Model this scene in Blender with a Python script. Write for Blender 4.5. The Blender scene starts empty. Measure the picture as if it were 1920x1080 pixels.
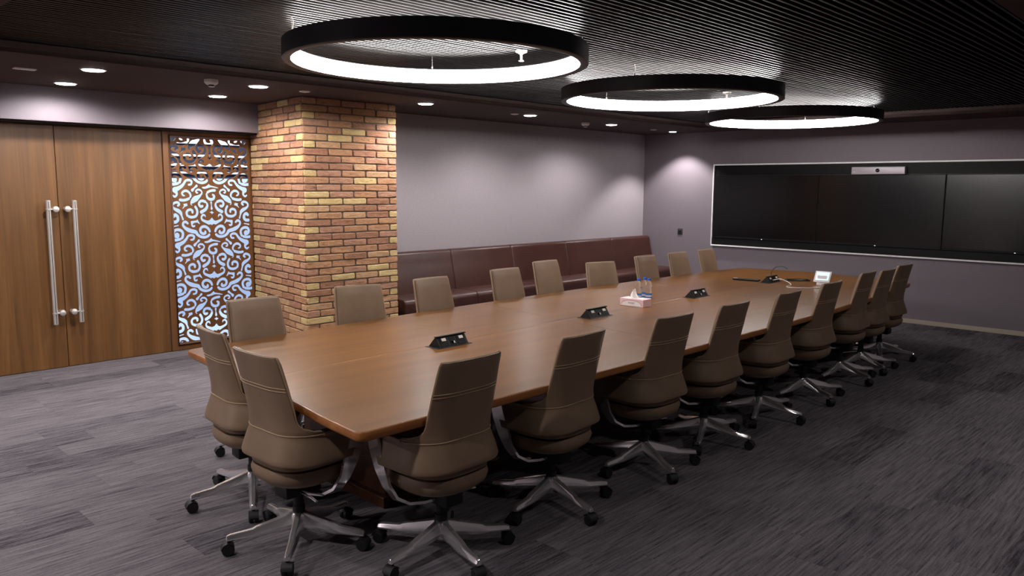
import bpy, bmesh, math, random
import numpy as np
from mathutils import Matrix, Vector
random.seed(7)
S = bpy.context.scene
C = S.collection
PI = math.pi

# ------------------------------------------------------------------ camera
CAM_H, FPX, YAW, PITCH, ROLL = 1.77, 1472.26, 0.770053, 0.12797, -0.006204
fw = np.array([math.cos(YAW)*math.cos(PITCH), math.sin(YAW)*math.cos(PITCH), -math.sin(PITCH)])
r0 = np.array([math.sin(YAW), -math.cos(YAW), 0.0]); d0 = np.cross(fw, r0)
rt = math.cos(ROLL)*r0 + math.sin(ROLL)*d0; dn = -math.sin(ROLL)*r0 + math.cos(ROLL)*d0
cd = bpy.data.cameras.new('camera'); cam = bpy.data.objects.new('camera', cd); C.objects.link(cam)
cd.sensor_width = 36; cd.lens = FPX/1920*36; cd.clip_start = .05; cd.clip_end = 100
cam.matrix_world = Matrix(((rt[0], -dn[0], -fw[0], 0), (rt[1], -dn[1], -fw[1], 0), (rt[2], -dn[2], -fw[2], CAM_H), (0, 0, 0, 1)))
S.camera = cam
# ------------------------------------------------------------------ world, exposure
w = bpy.data.worlds.new('world'); S.world = w; w.use_nodes = True
w.node_tree.nodes['Background'].inputs[0].default_value = (.5, .55, .7, 1)
w.node_tree.nodes['Background'].inputs[1].default_value = .01
S.view_settings.view_transform = 'Standard'; S.view_settings.look = 'None'
S.view_settings.exposure = 0.13; S.view_settings.gamma = 1; S.view_settings.use_curve_mapping = False
RING_E = 42.0          # pendant ring diffuser strength
DOWN_W = 78.0         # downlight watts
DOWN_COL = (1.0, .955, .94)
RING_COL = (1.0, .95, .92)

# ------------------------------------------------------------------ materials
def lin(c):
    c = c/255
    return c/12.92 if c <= .04045 else ((c+.055)/1.055)**2.4
def rgb(r, g, b): return (lin(r), lin(g), lin(b), 1)
MATS = {}
def mat(name, col, rough=.5, metal=0, spec=.5, coat=0, emit=None, es=0, trans=0, ior=1.45):
    m = bpy.data.materials.new(name); m.use_nodes = True
    b = m.node_tree.nodes['Principled BSDF']
    b.inputs['Base Color'].default_value = col; b.inputs['Roughness'].default_value = rough
    b.inputs['Metallic'].default_value = metal; b.inputs['Specular IOR Level'].default_value = spec
    b.inputs['Coat Weight'].default_value = coat; b.inputs['IOR'].default_value = ior
    b.inputs['Transmission Weight'].default_value = trans
    if emit: b.inputs['Emission Color'].default_value = emit; b.inputs['Emission Strength'].default_value = es
    MATS[name] = m
    return m
def nd(m, t): return m.node_tree.nodes.new(t)
def lk(m, a, b): m.node_tree.links.new(a, b)
def coords(m, scale=(1, 1, 1), kind='Object', rot=(0, 0, 0)):
    tc = nd(m, 'ShaderNodeTexCoord'); mp = nd(m, 'ShaderNodeMapping')
    mp.inputs['Scale'].default_value = scale; mp.inputs['Rotation'].default_value = rot
    lk(m, tc.outputs[kind], mp.inputs['Vector'])
    return mp.outputs['Vector']
def worldpos(m, scale):
    g = nd(m, 'ShaderNodeNewGeometry'); mp = nd(m, 'ShaderNodeMapping'); mp.inputs['Scale'].default_value = scale
    lk(m, g.outputs['Position'], mp.inputs['Vector']); return mp.outputs['Vector']
def noise(m, vec, scale=1, detail=4, rough=.5, dist=0):
    n = nd(m, 'ShaderNodeTexNoise'); n.inputs['Scale'].default_value = scale; n.inputs['Detail'].default_value = detail
    n.inputs['Roughness'].default_value = rough; n.inputs['Distortion'].default_value = dist
    lk(m, vec, n.inputs['Vector']); return n.outputs['Fac']
def ramp(m, fac, stops):
    r = nd(m, 'ShaderNodeValToRGB'); e = r.color_ramp.elements
    e[0].position, e[0].color = stops[0]; e[1].position, e[1].color = stops[-1]
    for p, c in stops[1:-1]:
        x = e.new(p); x.color = c
    lk(m, fac, r.inputs['Fac']); return r.outputs['Color']
def bump(m, fac, strength=.3, dist=.002):
    b = nd(m, 'ShaderNodeBump'); b.inputs['Strength'].default_value = strength; b.inputs['Distance'].default_value = dist
    lk(m, fac, b.inputs['Height']); lk(m, b.outputs['Normal'], m.node_tree.nodes['Principled BSDF'].inputs['Normal'])
def base(m, sock): lk(m, sock, m.node_tree.nodes['Principled BSDF'].inputs['Base Color'])
def math_n(m, op, a, b):
    n = nd(m, 'ShaderNodeMath'); n.operation = op
    for i, v in enumerate((a, b)):
        if isinstance(v, (int, float)): n.inputs[i].default_value = v
        else: lk(m, v, n.inputs[i])
    return n.outputs[0]
def wood(name, dark, mid, light, axis, rough, spec=.5, coat=0, sc=1.0):
    m = mat(name, mid, rough, 0, spec, coat)
    s = {'X': (.35, 9, 9), 'Z': (9, 9, .35)}[axis]
    v = worldpos(m, tuple(q*sc for q in s))
    n1 = noise(m, v, 1.0, 5, .6, .6)
    v2 = worldpos(m, tuple(q*sc*9 for q in s)); n2 = noise(m, v2, 1.0, 3, .5)
    f = math_n(m, 'ADD', math_n(m, 'MULTIPLY', n1, .75), math_n(m, 'MULTIPLY', n2, .25))
    base(m, ramp(m, f, [(.3, dark), (.5, mid), (.72, light)]))
    if axis == 'Z': bump(m, n2, .05, .001)
    return m
wood('door_wood', rgb(80, 53, 26), rgb(104, 70, 36), rgb(128, 90, 50), 'Z', .42, sc=.8)
wood('table_wood', rgb(104, 66, 28), rgb(120, 78, 35), rgb(136, 91, 44), 'X', .29, .6, .0)
wood('table_edge_wood', rgb(128, 74, 32), rgb(150, 92, 44), rgb(172, 112, 58), 'X', .35)
wood('pedestal_wood', rgb(58, 32, 17), rgb(74, 42, 22), rgb(90, 54, 30), 'Z', .4)
wood('lattice_wood', rgb(92, 58, 30), rgb(106, 68, 35), rgb(120, 79, 43), 'Z', .5)
def paint(name, col, rough=.6, sc=60, bs=.08):
    m = mat(name, col, rough); n = noise(m, worldpos(m, (1, 1, 1)), sc, 3)
    bump(m, n, bs, .002); return m
paint('wall_mauve', rgb(116, 107, 114)); paint('soffit_brown', rgb(76, 64, 63), .8); MATS['soffit_brown'].node_tree.nodes['Principled BSDF'].inputs['Specular IOR Level'].default_value = .15; paint('wall_dark', rgb(150, 142, 146))
m = mat('wallpaper', rgb(150, 141, 147), .75)
n = noise(m, worldpos(m, (30, 30, 110)), 1.6, 4, .7); base(m, ramp(m, n, [(.3, rgb(137, 129, 136)), (.7, rgb(163, 154, 158))])); bump(m, n, .25, .002)
mat('ceiling_black', rgb(14, 13, 14), .8)
mat('slat_black', rgb(15, 14, 15), .42, 0, .5)
mat('ring_black', rgb(40, 39, 44), .45)
mat('ring_glow', (1, 1, 1, 1), .5, emit=(*RING_COL, 1), es=RING_E)
mat('lamp_glow', (1, 1, 1, 1), .5, emit=(*DOWN_COL, 1), es=22)
mat('white_plastic', rgb(226, 220, 214), .4); mat('white_metal', rgb(222, 220, 222), .35)
mat('wire_steel', rgb(190, 184, 180), .35, .6); mat('chrome', rgb(246, 244, 245), .15, .88); mat('brushed_steel', rgb(214, 209, 204), .42, .75)
mat('black_plastic', rgb(14, 14, 15), .5); mat('black_rubber', rgb(24, 24, 25), .6)
m = mat('leather_taupe', rgb(122, 99, 79), .48)
n = noise(m, coords(m), 260, 3); bump(m, n, .12, .001)
n2 = noise(m, coords(m), 5, 2); base(m, ramp(m, n2, [(.3, rgb(119, 96, 76)), (.7, rgb(129, 105, 84))]))
mat('stitch_beige', rgb(158, 132, 104), .6)
m = mat('leather_maroon', rgb(60, 34, 30), .36); n = noise(m, worldpos(m, (1, 1, 1)), 180, 3); bump(m, n, .12, .001)
n2 = noise(m, worldpos(m, (1, 1, 1)), 3, 2); base(m, ramp(m, n2, [(.3, rgb(58, 32, 27)), (.7, rgb(68, 38, 32))]))
mat('skirting', rgb(176, 164, 150), .4)
mat('screen_black', rgb(7, 7, 9), .2, 0, .5); mat('unit_black', rgb(6, 6, 7), .6, 0, .3); mat('frame_white', rgb(240, 238, 240), .4)
mat('led_white', (1, 1, 1, 1), .5, emit=(.9, .95, 1, 1), es=1.2)
mat('camera_silver', rgb(176, 168, 176), .4, .15); mat('lens_black', rgb(8, 8, 10), .1)
mat('socket_grey', rgb(58, 54, 58), .4); mat('mortar', rgb(112, 100, 90), .9)
mat('tablet_screen', rgb(200, 235, 240), .3, emit=(.55, .86, .95, 1), es=.8); mat('tablet_white', rgb(226, 214, 218), .4)
mat('carton_pink', rgb(238, 204, 206), .6); mat('carton_white', rgb(244, 236, 234), .6); mat('print_red', rgb(150, 62, 78), .6); mat('tissue', rgb(246, 242, 240), .8)
mat('cap_blue', rgb(40, 92, 205), .35); mat('label_blue', rgb(70, 130, 205), .5)
mat('clear_plastic', (.95, .97, 1, 1), .04, 0, .6, trans=.94, ior=1.17)
mat('glass', (.92, .96, 1, 1), .02, 0, .5, trans=1, ior=1.02)
mat('partition_pale', rgb(214, 226, 244), .6); mat('partition_dark', rgb(44, 50, 66), .5)
mat('strip_glow', (1, 1, 1, 1), .5, emit=(.93, .96, 1, 1), es=1.6)
mat('print_cream', rgb(232, 214, 180), .6)
BR = []
for i, (a, b) in enumerate([((160, 114, 80), (192, 147, 110)), ((142, 97, 72), (174, 128, 100)), ((172, 132, 95), (200, 162, 124)), ((154, 111, 86), (184, 141, 114)), ((190, 159, 106), (214, 189, 136))]):
    m = mat('brick_%s' % ['orange', 'red', 'tan', 'rose', 'yellow'][i], rgb(*a), .85)
    n = noise(m, worldpos(m, (.6, .6, 1.6)), 26, 6, .7, .8); base(m, ramp(m, n, [(.26, rgb(*[q*.55 for q in a])), (.36, rgb(*a)), (.68, rgb(*b))]))
    bump(m, n, 1.0, .012); BR.append(m)
m = mat('carpet', rgb(92, 88, 94), .95, 0, .1)
v = worldpos(m, (3.2, 62, 1)); oi = nd(m, 'ShaderNodeObjectInfo'); ge = nd(m, 'ShaderNodeNewGeometry')
rnd = math_n(m, 'FRACT', math_n(m, 'ADD', oi.outputs['Random'], ge.outputs['Random Per Island']), 0)
off = nd(m, 'ShaderNodeCombineXYZ'); lk(m, math_n(m, 'MULTIPLY', rnd, 37), off.inputs[0]); lk(m, math_n(m, 'MULTIPLY', rnd, 91), off.inputs[1])
va = nd(m, 'ShaderNodeVectorMath'); va.operation = 'ADD'; lk(m, v, va.inputs[0]); lk(m, off.outputs[0], va.inputs[1])
n1 = noise(m, va.outputs[0], 1.0, 5, .68, .2)
n2 = noise(m, worldpos(m, (60, 160, 1)), 1.0, 2, .5)
f = math_n(m, 'ADD', math_n(m, 'MULTIPLY', n1, .8), math_n(m, 'MULTIPLY', n2, .2))
shift = ramp(m, rnd, [(0, (.0, .0, .0, 1)), (.14, (.02, .02, .02, 1)), (.18, (.075, .075, .075, 1)), (1, (.115, .115, .115, 1))])
f2 = math_n(m, 'ADD', f, math_n(m, 'SUBTRACT', shift, .08))
base(m, ramp(m, f2, [(.34, rgb(56, 52, 57)), (.47, rgb(94, 89, 94)), (.57, rgb(112, 106, 110)), (.72, rgb(126, 119, 123))]))
bump(m, math_n(m, 'ADD', n2, n1), .5, .004)

# ------------------------------------------------------------------ mesh helpers
def M_(x): return MATS[x] if isinstance(x, str) else x
def mesh_data(name, v, f, m, smooth=None):
    me = bpy.data.meshes.new(name); me.from_pydata([tuple(map(float, p)) for p in v], [], f); me.update()
    me.materials.append(M_(m))
    if smooth is not None:
        me.shade_smooth(); me.set_sharp_from_angle(angle=math.radians(smooth))
    return me
def obj(name, me, parent=None, loc=(0, 0, 0), rz=0):
    o = bpy.data.objects.new(name, me); C.objects.link(o); o.location = loc; o.rotation_euler = (0, 0, rz)
    if parent is not None: o.parent = parent
    return o
def tag(o, label=None, cat=None, group=None, kind=None):
    if label: o['label'] = label
    if cat: o['category'] = cat
    if group: o['group'] = group
    if kind: o['kind'] = kind
    return o
def thing(name, label, cat, loc=(0, 0, 0), rz=0, group=None):
    return tag(obj(name, None, None, loc, rz), label, cat, group)
class G:
    """collects geometry for one mesh"""
    def __init__(s): s.v = []; s.f = []
    def add(s, v, f):
        o = len(s.v); s.v += [tuple(p) for p in v]; s.f += [tuple(i+o for i in q) for q in f]; return s
    def box(s, x0, x1, y0, y1, z0, z1):
        return s.add([(x0, y0, z0), (x1, y0, z0), (x1, y1, z0), (x0, y1, z0), (x0, y0, z1), (x1, y0, z1), (x1, y1, z1), (x0, y1, z1)],
                     [(0, 3, 2, 1), (4, 5, 6, 7), (0, 1, 5, 4), (1, 2, 6, 5), (2, 3, 7, 6), (3, 0, 4, 7)])
    def rings(s, rs, cap=True, closed=False):
        n = len(rs[0]); v = [p for r in rs for p in r]; f = []
        for i in range(len(rs)-(0 if closed else 1)):
            a = i*n; b = ((i+1) % len(rs))*n
            for j in range(n):
                k = (j+1) % n; f.append((a+j, a+k, b+k, b+j))
        if cap and not closed:
            f.append(tuple(reversed(range(n)))); f.append(tuple(range((len(rs)-1)*n, len(rs)*n)))
        return s.add(v, f)
    def lathe(s, prof, n=20, c=(0, 0, 0), axis='Z', cap=True):
        rs = []
        for r, h in prof:
            q = []
            for j in range(n):
                a = 2*PI*j/n; x, y = r*math.cos(a), r*math.sin(a)
                q.append({'Z': (c[0]+x, c[1]+y, c[2]+h), 'X': (c[0]+h, c[1]+x, c[2]+y), 'Y': (c[0]+y, c[1]+h, c[2]+x)}[axis])
            rs.append(q)
        return s.rings(rs, cap)
    def tube(s, pts, r, n=8, closed=False):
        pts = [Vector(p) for p in pts]; rs = []; N = len(pts)
        if not hasattr(r, '__len__'): r = [r]*N
        up = None
        for i, p in enumerate(pts):
            t = (pts[(i+1) % N]-pts[i-1]) if closed else (pts[min(i+1, N-1)]-pts[max(i-1, 0)])
            t.normalize()
            if up is None: up = Vector((0, 0, 1)) if abs(t.z) < .9 else Vector((1, 0, 0))
            u = up-t*up.dot(t); u.normalize(); up = u; w_ = t.cross(u)
            rs.append([tuple(p+u*(r[i]*math.cos(2*PI*j/n))+w_*(r[i]*math.sin(2*PI*j/n))) for j in range(n)])
        return s.rings(rs, True, closed)
    def prism(s, poly, z0, z1):
        n = len(poly)
        return s.add([(x, y, z0) for x, y in poly]+[(x, y, z1) for x, y in poly],
                     [tuple(reversed(range(n))), tuple(range(n, 2*n))]+[(i, (i+1) % n, n+(i+1) % n, n+i) for i in range(n)])
    def data(s, name, m, bevel=0, seg=2, smooth=35):
        me = mesh_data(name, s.v, s.f, m, None)
        if bevel:
            b = bmesh.new(); b.from_mesh(me); bmesh.ops.remove_doubles(b, verts=b.verts, dist=1e-6)
            es = [e for e in b.edges if len(e.link_faces) == 2 and e.calc_face_angle(0) > .5]
            bmesh.ops.bevel(b, geom=es, offset=bevel, segments=seg, profile=.5, affect='EDGES', clamp_overlap=True)
            bmesh.ops.recalc_face_normals(b, faces=b.faces); b.to_mesh(me); b.free()
        if smooth: me.shade_smooth(); me.set_sharp_from_angle(angle=math.radians(smooth))
        return me
    def obj(s, name, m, parent=None, bevel=0, seg=2, smooth=35, loc=(0, 0, 0), rz=0):
        return obj(name, s.data(name, m, bevel, seg, smooth), parent, loc, rz)
def fixn(me):
    b = bmesh.new(); b.from_mesh(me); bmesh.ops.recalc_face_normals(b, faces=b.faces); b.to_mesh(me); b.free()
def box(name, x0, x1, y0, y1, z0, z1, m, parent=None, bevel=0, seg=2):
    return G().box(x0, x1, y0, y1, z0, z1).obj(name, m, parent, bevel, seg, 35 if bevel else None)
def struct(o): o['kind'] = 'structure'; return o
def copy_tree(o, parent=None):
    c = o.copy(); C.objects.link(c)
    if parent is not None: c.parent = parent
    for ch in list(o.children): copy_tree(ch, c)
    return c
def project(p):
    d = np.array(p)-np.array([0, 0, CAM_H]); q = (d@rt, d@dn, d@fw)
    return (960+FPX*q[0]/q[2], 540+FPX*q[1]/q[2], q[2])

# ------------------------------------------------------------------ room dimensions
XT, YB, YD, YH, ZS = 11.125, 7.708, 8.337, 8.08, 2.644
XL, YR = -3.2, -2.2
OX0, OX1, OY0, OY1 = 1.13, 10.32, 1.04, 6.17      # opening of the slatted ceiling
ZSL = 2.715

# floor of carpet planks
fl = struct(box('floor', XL, XT+.1, YR, 8.7, -.12, -.008, 'mortar'))
PL, PW = 1.0, .25
def plank_mesh(L):
    return G().box(0, L, 0, PW, -.008, 0).data('carpet_plank', 'carpet', .0006, 1, None)
pm = {}
pl = []
j = 0; y = YR
while y < 8.35:
    x = XL-random.choice([0, .25, .5, .75])
    while x < XT:
        a, b = max(x, XL), min(x+PL, XT)
        if b-a > .02 and not (y > 7.8 and a > 5.2):
            px, py, dpt = project(((a+b)/2, y+PW/2, 0)) if ((a+b)/2*fw[0]+(y+PW/2)*fw[1]) > .6 else (0, 0, -1)
            vis = dpt > 0 and -260 < px < 2180 and py < 1300
            pl.append(((1/dpt**3 if vis else 0)*(b-a), a, y, b-a))
        x += PL
    y += PW
pl.sort(reverse=True)
rest = G()
for k, (sz, x, y, L) in enumerate(pl):
    dz = random.uniform(-.0006, .0006)
    if k < 300 and sz > 0:
        key = round(L, 2)
        if key not in pm: pm[key] = plank_mesh(L)
        obj('carpet_plank', pm[key], fl, (x, y, dz))
    else:
        rest.box(x, x+L, y, y+PW-.0006, -.008, dz)
tag(rest.obj('carpet_planks', 'carpet', fl, smooth=None), kind='stuff')

# walls
struct(box('wall_bench', 4.62, XT+.1, YB, YB+.15, 0, 2.9, 'wallpaper'))
struct(box('wall_screen', XT, XT+.12, YR, YB+.05, 0, 2.9, 'wall_mauve'))
struct(box('wall_right', XL, XT, YR-.12, YR, 0, 2.9, 'wall_dark'))
struct(box('wall_left', XL-.12, XL, YR, 8.5, 0, 2.9, 'wallpaper'))
struct(box('wall_door_header', XL, 4.45, YH, YH+.3, 2.337, 2.9, 'wall_mauve', bevel=.003, seg=1))
struct(box('trim_1', XL, 4.4, YH+.05, YH+.28, 2.322, 2.337, 'unit_black'))  # black strip put in as the shade of the gap under the header
struct(box('wall_door_side', XL, 1.36, YD, YD+.1, 0, 2.337, 'wall_mauve'))
bb = struct(box('baseboard_screen', XT-.014, XT, YR, YB, 0, .057, 'skirting', bevel=.002, seg=1))
# ceiling: soffits round the slatted field, black void above it
struct(box('ceiling_soffit_bench', XL, XT, OY1, YB+.7, ZS, 2.9, 'soffit_brown'))
struct(box('ceiling_soffit_screen', OX1, XT, OY0, OY1, ZS, 2.9, 'soffit_brown'))
struct(box('ceiling_soffit_right', XL, XT, YR, OY0, ZS, 2.9, 'soffit_brown'))
struct(box('ceiling_soffit_left', XL, OX0, OY0, OY1, ZS, 2.9, 'soffit_brown'))
t = G()
e = .035
t.box(OX0, OX1, OY1-e, OY1, ZS+.03, ZS+.06); t.box(OX0, OX1, OY0, OY0+e, ZS+.03, ZS+.06)
t.box(OX0, OX0+e, OY0, OY1, ZS+.03, ZS+.06); t.box(OX1-e, OX1, OY0, OY1, ZS+.03, ZS+.06)
struct(t.obj('trim_2', 'soffit_brown', smooth=None))
ce = struct(box('ceiling', XL-.1, XT+.1, YR-.1, 8.7, 3.02, 3.1, 'ceiling_black'))
v_ = G().box(OX0-.02, OX1+.02, OY0-.04, OY0-.02, 2.9, 3.03).box(OX0-.02, OX1+.02, OY1+.02, OY1+.04, 2.9, 3.03)
v_.box(OX0-.04, OX0-.02, OY0, OY1, 2.9, 3.03).box(OX1+.02, OX1+.04, OY0, OY1, 2.9, 3.03).obj('void_lining', 'ceiling_black', ce, smooth=None)
sl = G().box(OX0+.001, OX1-.001, -.0075, .0075, 0, .05).data('ceiling_slat', 'slat_black', .001, 1, None)
y = OY0+.05
while y < OY1-.045:
    obj('ceiling_slat', sl, ce, (0, y, ZSL+random.uniform(-.001, .001))); y += .0515
for x in np.linspace(OX0+.6, OX1-.6, 8):
    box('slat_carrier', x-.02, x+.02, OY0+.01, OY1-.01, ZSL+.052, ZSL+.08, 'ceiling_black', ce)

# ------------------------------------------------------------------ brick column
col = thing('brick_column', 'square column faced with orange and yellow bricks beside the lattice screen', 'column', (4.217, 6.985, 0))
W, D, SK = 1.146, 1.40, .165    # width, depth, skew of the left face
ang = math.atan2(SK, D)
core = G().prism([(.003, .001), (W-.003, .001), (W-.012, .71), (SK+.4, .71), (SK+.3, D-.06), (SK-.004, D-.06)], 0, ZS)
core.obj('mortar_core', 'mortar', col, smooth=None)
CH = ZS/37; BL = .298; J = .011
bm_cache = {}
def brick_mesh(L, mi, var):
    key = (round(L, 3), mi, var)
    if key in bm_cache: return bm_cache[key]
    rr = random.Random(hash(key) & 0xffff)
    h = CH-J
    c = .009
    ol = [(c, 0), (L*.5, 0), (L-c, 0), (L, c), (L, h-c), (L-c, h), (L*.5, h), (c, h), (0, h-c), (0, c)]
    ol = [(a+rr.uniform(-.003, .003) if 0 < a < L else a+rr.uniform(-.001, .001), b+rr.uniform(-.0025, .0025)) for a, b in ol]
    n_ = len(ol); mx, mz = L/2, h/2
    back = [(a, .035, b) for a, b in ol]; mid = [(a, .004+rr.uniform(-.0015, .0015), b) for a, b in ol]
    frt = [(mx+(a-mx)*(1-.008/L), rr.uniform(-.002, .0015), mz+(b-mz)*(1-.010/h)) for a, b in ol]
    g = G().rings([back, mid, frt]); me = g.data('brick', BR[mi], 0, 1, None); fixn(me)
    bm_cache[key] = me
    return me
def pick(prev=None):
    return random.choices([0, 1, 2, 3, 4], [30, 20, 18, 20, 12])[0]
def lay(face, total):
    out = []
    for r in range(37):
        z = r*CH+J/2
        if face == 'front': x = 0 if r % 2 else 0; first = BL/2-J if r % 2 == 0 else BL-J
        else: first = BL-J if r % 2 == 0 else BL/2-J
        jit = random.uniform(-.012, .012)
        first += jit
        x = 0
        while x < total-.01:
            L = first if x == 0 else BL-J
            if x+L > total-.05: L = total-x
            mi = pick()
            if x == 0 and random.random() < .4 and L < .2: mi = 4
            if x > 0 and x+L > total-.02 and L < .2 and random.random() < .45: mi = 4
            out.append((r, x, L, z, mi)); x += L+J
    return out
fr = [('f',)+q for q in lay('front', W)]; lf = [('l',)+q for q in lay('left', D-.02)]
allb = sorted(fr+lf, key=lambda q: -q[1])
extra = {}
for k, (fc, r, x, L, z, mi) in enumerate(allb):
    L = math.floor(L/.01+.3)*.01-(.003 if fc == 'l' else 0)
    dy = random.uniform(-.004, .003)
    if fc == 'f': loc, rz = (x, -.011+dy, z), 0
    else:
        # left face: run from the far end towards the corner, outward normal is -X
        far = x+L; loc = (SK*far/D-.012+dy, far, z); rz = -PI/2-ang
    if k < 300:
        obj('brick', brick_mesh(L, mi, random.randrange(2)), col, loc, rz)
    else:
        g = extra.setdefault(mi, G()); c, s_ = math.cos(rz), math.sin(rz)
        q = G().box(0, L, 0, .035, 0, CH-J)
        g.add([(loc[0]+c*a-s_*b, loc[1]+s_*a+c*b, loc[2]+h) for a, b, h in q.v], q.f)
for r in range(37):     # the face towards the bench, seen only from the side
    y0 = 0; first = BL-J if r % 2 else BL/2-J
    while y0 < .70:
        L = first if y0 == 0 else BL-J
        L = min(L, .715-y0)
        extra.setdefault(pick(), G()).box(W-.025, W+.008, y0+.026 if y0 == 0 else y0, y0+L, r*CH+J/2, (r+1)*CH-J/2); y0 += L+J
for mi, g in extra.items(): tag(g.obj('bricks', BR[mi], col, .004, 1, None), kind='stuff')

# ------------------------------------------------------------------ doors with pull handles
def door(n, x0, x1, hx, kx, lab):
    yo = 0 if n == 1 else .006
    d = struct(obj('door_%d' % n, G().box(x0, x1, YD+yo, YD+yo+.045, .004, 2.40).data('door', 'door_wood', .003, 1, None)))
    tag(d, lab, 'door')
    g = G().lathe([(.013, .44), (.0215, .442), (.0215, 1.618), (.013, 1.62)], 24, (hx, YD-.085, 0))
    h = g.obj('pull_handle', 'brushed_steel', d)
    G().box(hx-.003, hx+.003, YD-.1072, YD-.1055, .45, 1.61).obj('groove', 'socket_grey', h, smooth=None)
    for z in (1.535, .548):
        G().lathe([(.0225, -.006), (.0255, -.005), (.0255, .005), (.0225, .006)], 24, (hx, YD-.085, z)).obj('collar', 'brushed_steel', h)
        q = G().tube([(hx, YD-.085, z), ((hx+kx)/2, YD-.083, z), (kx, YD-.075, z), (kx, YD-.03, z)], [.008, .008, .009, .009], 10)
        q.lathe([(.012, -.03), (.026, -.024), (.031, -.006), (.028, .01), (.018, .03), (.018, .078)], 20, (kx, YD-.075, z), 'Y')
        q.obj('standoff', 'brushed_steel', h, smooth=50)
    return d
door(1, 1.372, 2.381, 2.272, 2.335, 'left walnut sliding door leaf with long steel pull handle')
door(2, 2.387, 3.384, 2.498, 2.437, 'right walnut sliding door leaf with long steel pull handle')
struct(box('trim_3', 1.36, 4.42, YD+.06, YD+.09, 0, .006, 'brushed_steel'))

# ------------------------------------------------------------------ carved lattice screen
AX, ZST, PER = 3.898, .884, .588        # axis, height of a star, vertical period
def uz(x, y):     # tracing coordinates -> position on the screen's own plane
    px, py = 320+x/9.82, 460+y/9.82
    d = rt*((px-960)/FPX)+dn*((py-540)/FPX)+fw
    k = YD/d[1]
    return (k*d[0]-AX, CAM_H+k*d[2]-ZST)
KW = 1/9.82*8.55/FPX*1.5
strokes, polys = [], []
def st(pts, w, mir=True):
    if not hasattr(w, '__len__'): w = [w]*len(pts)
    q = [uz(*p) for p in pts]; w = np.interp(np.linspace(0, 1, len(q)), np.linspace(0, 1, len(w)), w)
    # smooth the trace
    n = 6*len(q); tt = np.linspace(0, len(q)-1, n); P = np.array(q); out = []
    for t_ in tt:
        i = min(int(t_), len(q)-2); u = t_-i
        p0, p1, p2, p3 = P[max(i-1, 0)], P[i], P[i+1], P[min(i+2, len(q)-1)]
        out.append(.5*((2*p1)+(p2-p0)*u+(2*p0-5*p1+4*p2-p3)*u*u+(3*p1-p0-3*p2+p3)*u**3))
    ww = np.interp(tt, range(len(q)), w)*KW/2*.93
    strokes.append((np.array(out), ww))
    if mir: strokes.append((np.array(out)*[-1, 1], ww))
def po(pts, mir=True):
    q = np.array([uz(*p) for p in pts]); polys.append(q)
    if mir: polys.append((q*[-1, 1])[::-1])
r6 = lambda L: [(x, y-982) for x, y in L]
st([(320, 105), (285, 92), (277, 55), (310, 22), (360, 15), (408, 45), (430, 90), (425, 122)], [18, 28, 32, 33, 33, 33, 32, 28])
st([(238, 185), (290, 188), (345, 178), (398, 155)], 36)
st([(565, 40), (540, 38), (528, 10), (560, -18), (610, -10), (638, 30), (615, 75), (570, 115), (520, 150), (475, 190), (440, 230), (440, 258), (460, 268)], [16, 26, 27, 27, 26, 24, 28, 50, 78, 62, 24, 14, 12])
st([(462, -4), (500, -47), (538, -85)], [42, 22, 36])
st([(832, 62), (858, 85), (848, 130), (795, 148), (742, 122), (724, 72), (722, 52)], [26, 38, 38, 38, 36, 30, 26], False)
st([(738, 24), (770, 2), (820, -15), (872, -20)], 34, False)
st([(200, 290), (222, 265), (200, 235), (150, 238), (108, 270), (102, 315), (140, 355), (205, 385), (250, 420), (272, 480), (292, 535)], [30, 34, 34, 32, 32, 30, 36, 52, 46, 24, 28])
po([(295, 255), (370, 240), (383, 283), (330, 305), (290, 348), (278, 335), (305, 290)])
st([(465, 400), (462, 370), (425, 352), (378, 370), (358, 415), (372, 462)], 34)
st([(402, 480), (450, 488), (520, 468), (553, 410), (545, 345), (518, 298)], 36)
st([(120, 490), (150, 462), (192, 490), (200, 550), (165, 588), (115, 594)], 42)
st([(645, 278), (612, 285), (584, 245), (602, 198), (650, 182), (698, 196)], 36)
st([(728, 222), (735, 270), (700, 335), (628, 385)], [28, 36, 44, 46])
st([(805, 200), (810, 255), (815, 312)], [30, 16, 36], False)
po([(820, 340), (833, 370), (865, 385), (834, 400), (822, 432), (808, 400), (768, 382), (806, 370)], False)
st([(703, 475), (690, 442), (652, 438), (628, 482), (645, 528), (700, 553), (765, 575)], [12, 24, 28, 28, 32, 36, 50])
po([(730, 540), (780, 520), (820, 470), (858, 520), (908, 540), (862, 585), (820, 615), (778, 592)], False)
po([(430, 560), (530, 545), (555, 515), (605, 600), (590, 612), (552, 580), (505, 588), (474, 610), (478, 635), (522, 625), (515, 662), (475, 674), (442, 655), (432, 600)])
st([(378, 605), (345, 580), (303, 592), (292, 640), (330, 688), (390, 722), (455, 742), (525, 755), (560, 800), (620, 835), (690, 840), (745, 818), (772, 790)], [30, 34, 34, 34, 40, 54, 52, 48, 40, 36, 36, 36, 34])
st([(698, 735), (700, 762), (665, 778), (622, 758), (608, 702), (642, 655), (700, 648), (755, 682), (780, 728)], [30, 38, 38, 38, 38, 38, 38, 38, 34])
po([(95, 668), (215, 640), (218, 660), (155, 676), (102, 702)])
st(r6([(132, 775), (158, 795), (148, 828), (103, 818), (76, 770), (92, 716), (150, 697), (212, 716), (245, 770), (232, 845)]), 38)
st(r6([(58, 885), (130, 888), (198, 870)]), 36)
st(r6([(392, 884), (438, 872), (448, 822), (402, 798), (342, 812), (305, 870), (258, 922), (190, 965), (140, 990), (168, 1030), (180, 1078), (142, 1112), (108, 1092)]), [24, 30, 32, 32, 32, 36, 44, 56, 70, 44, 28, 30, 22])
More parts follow.
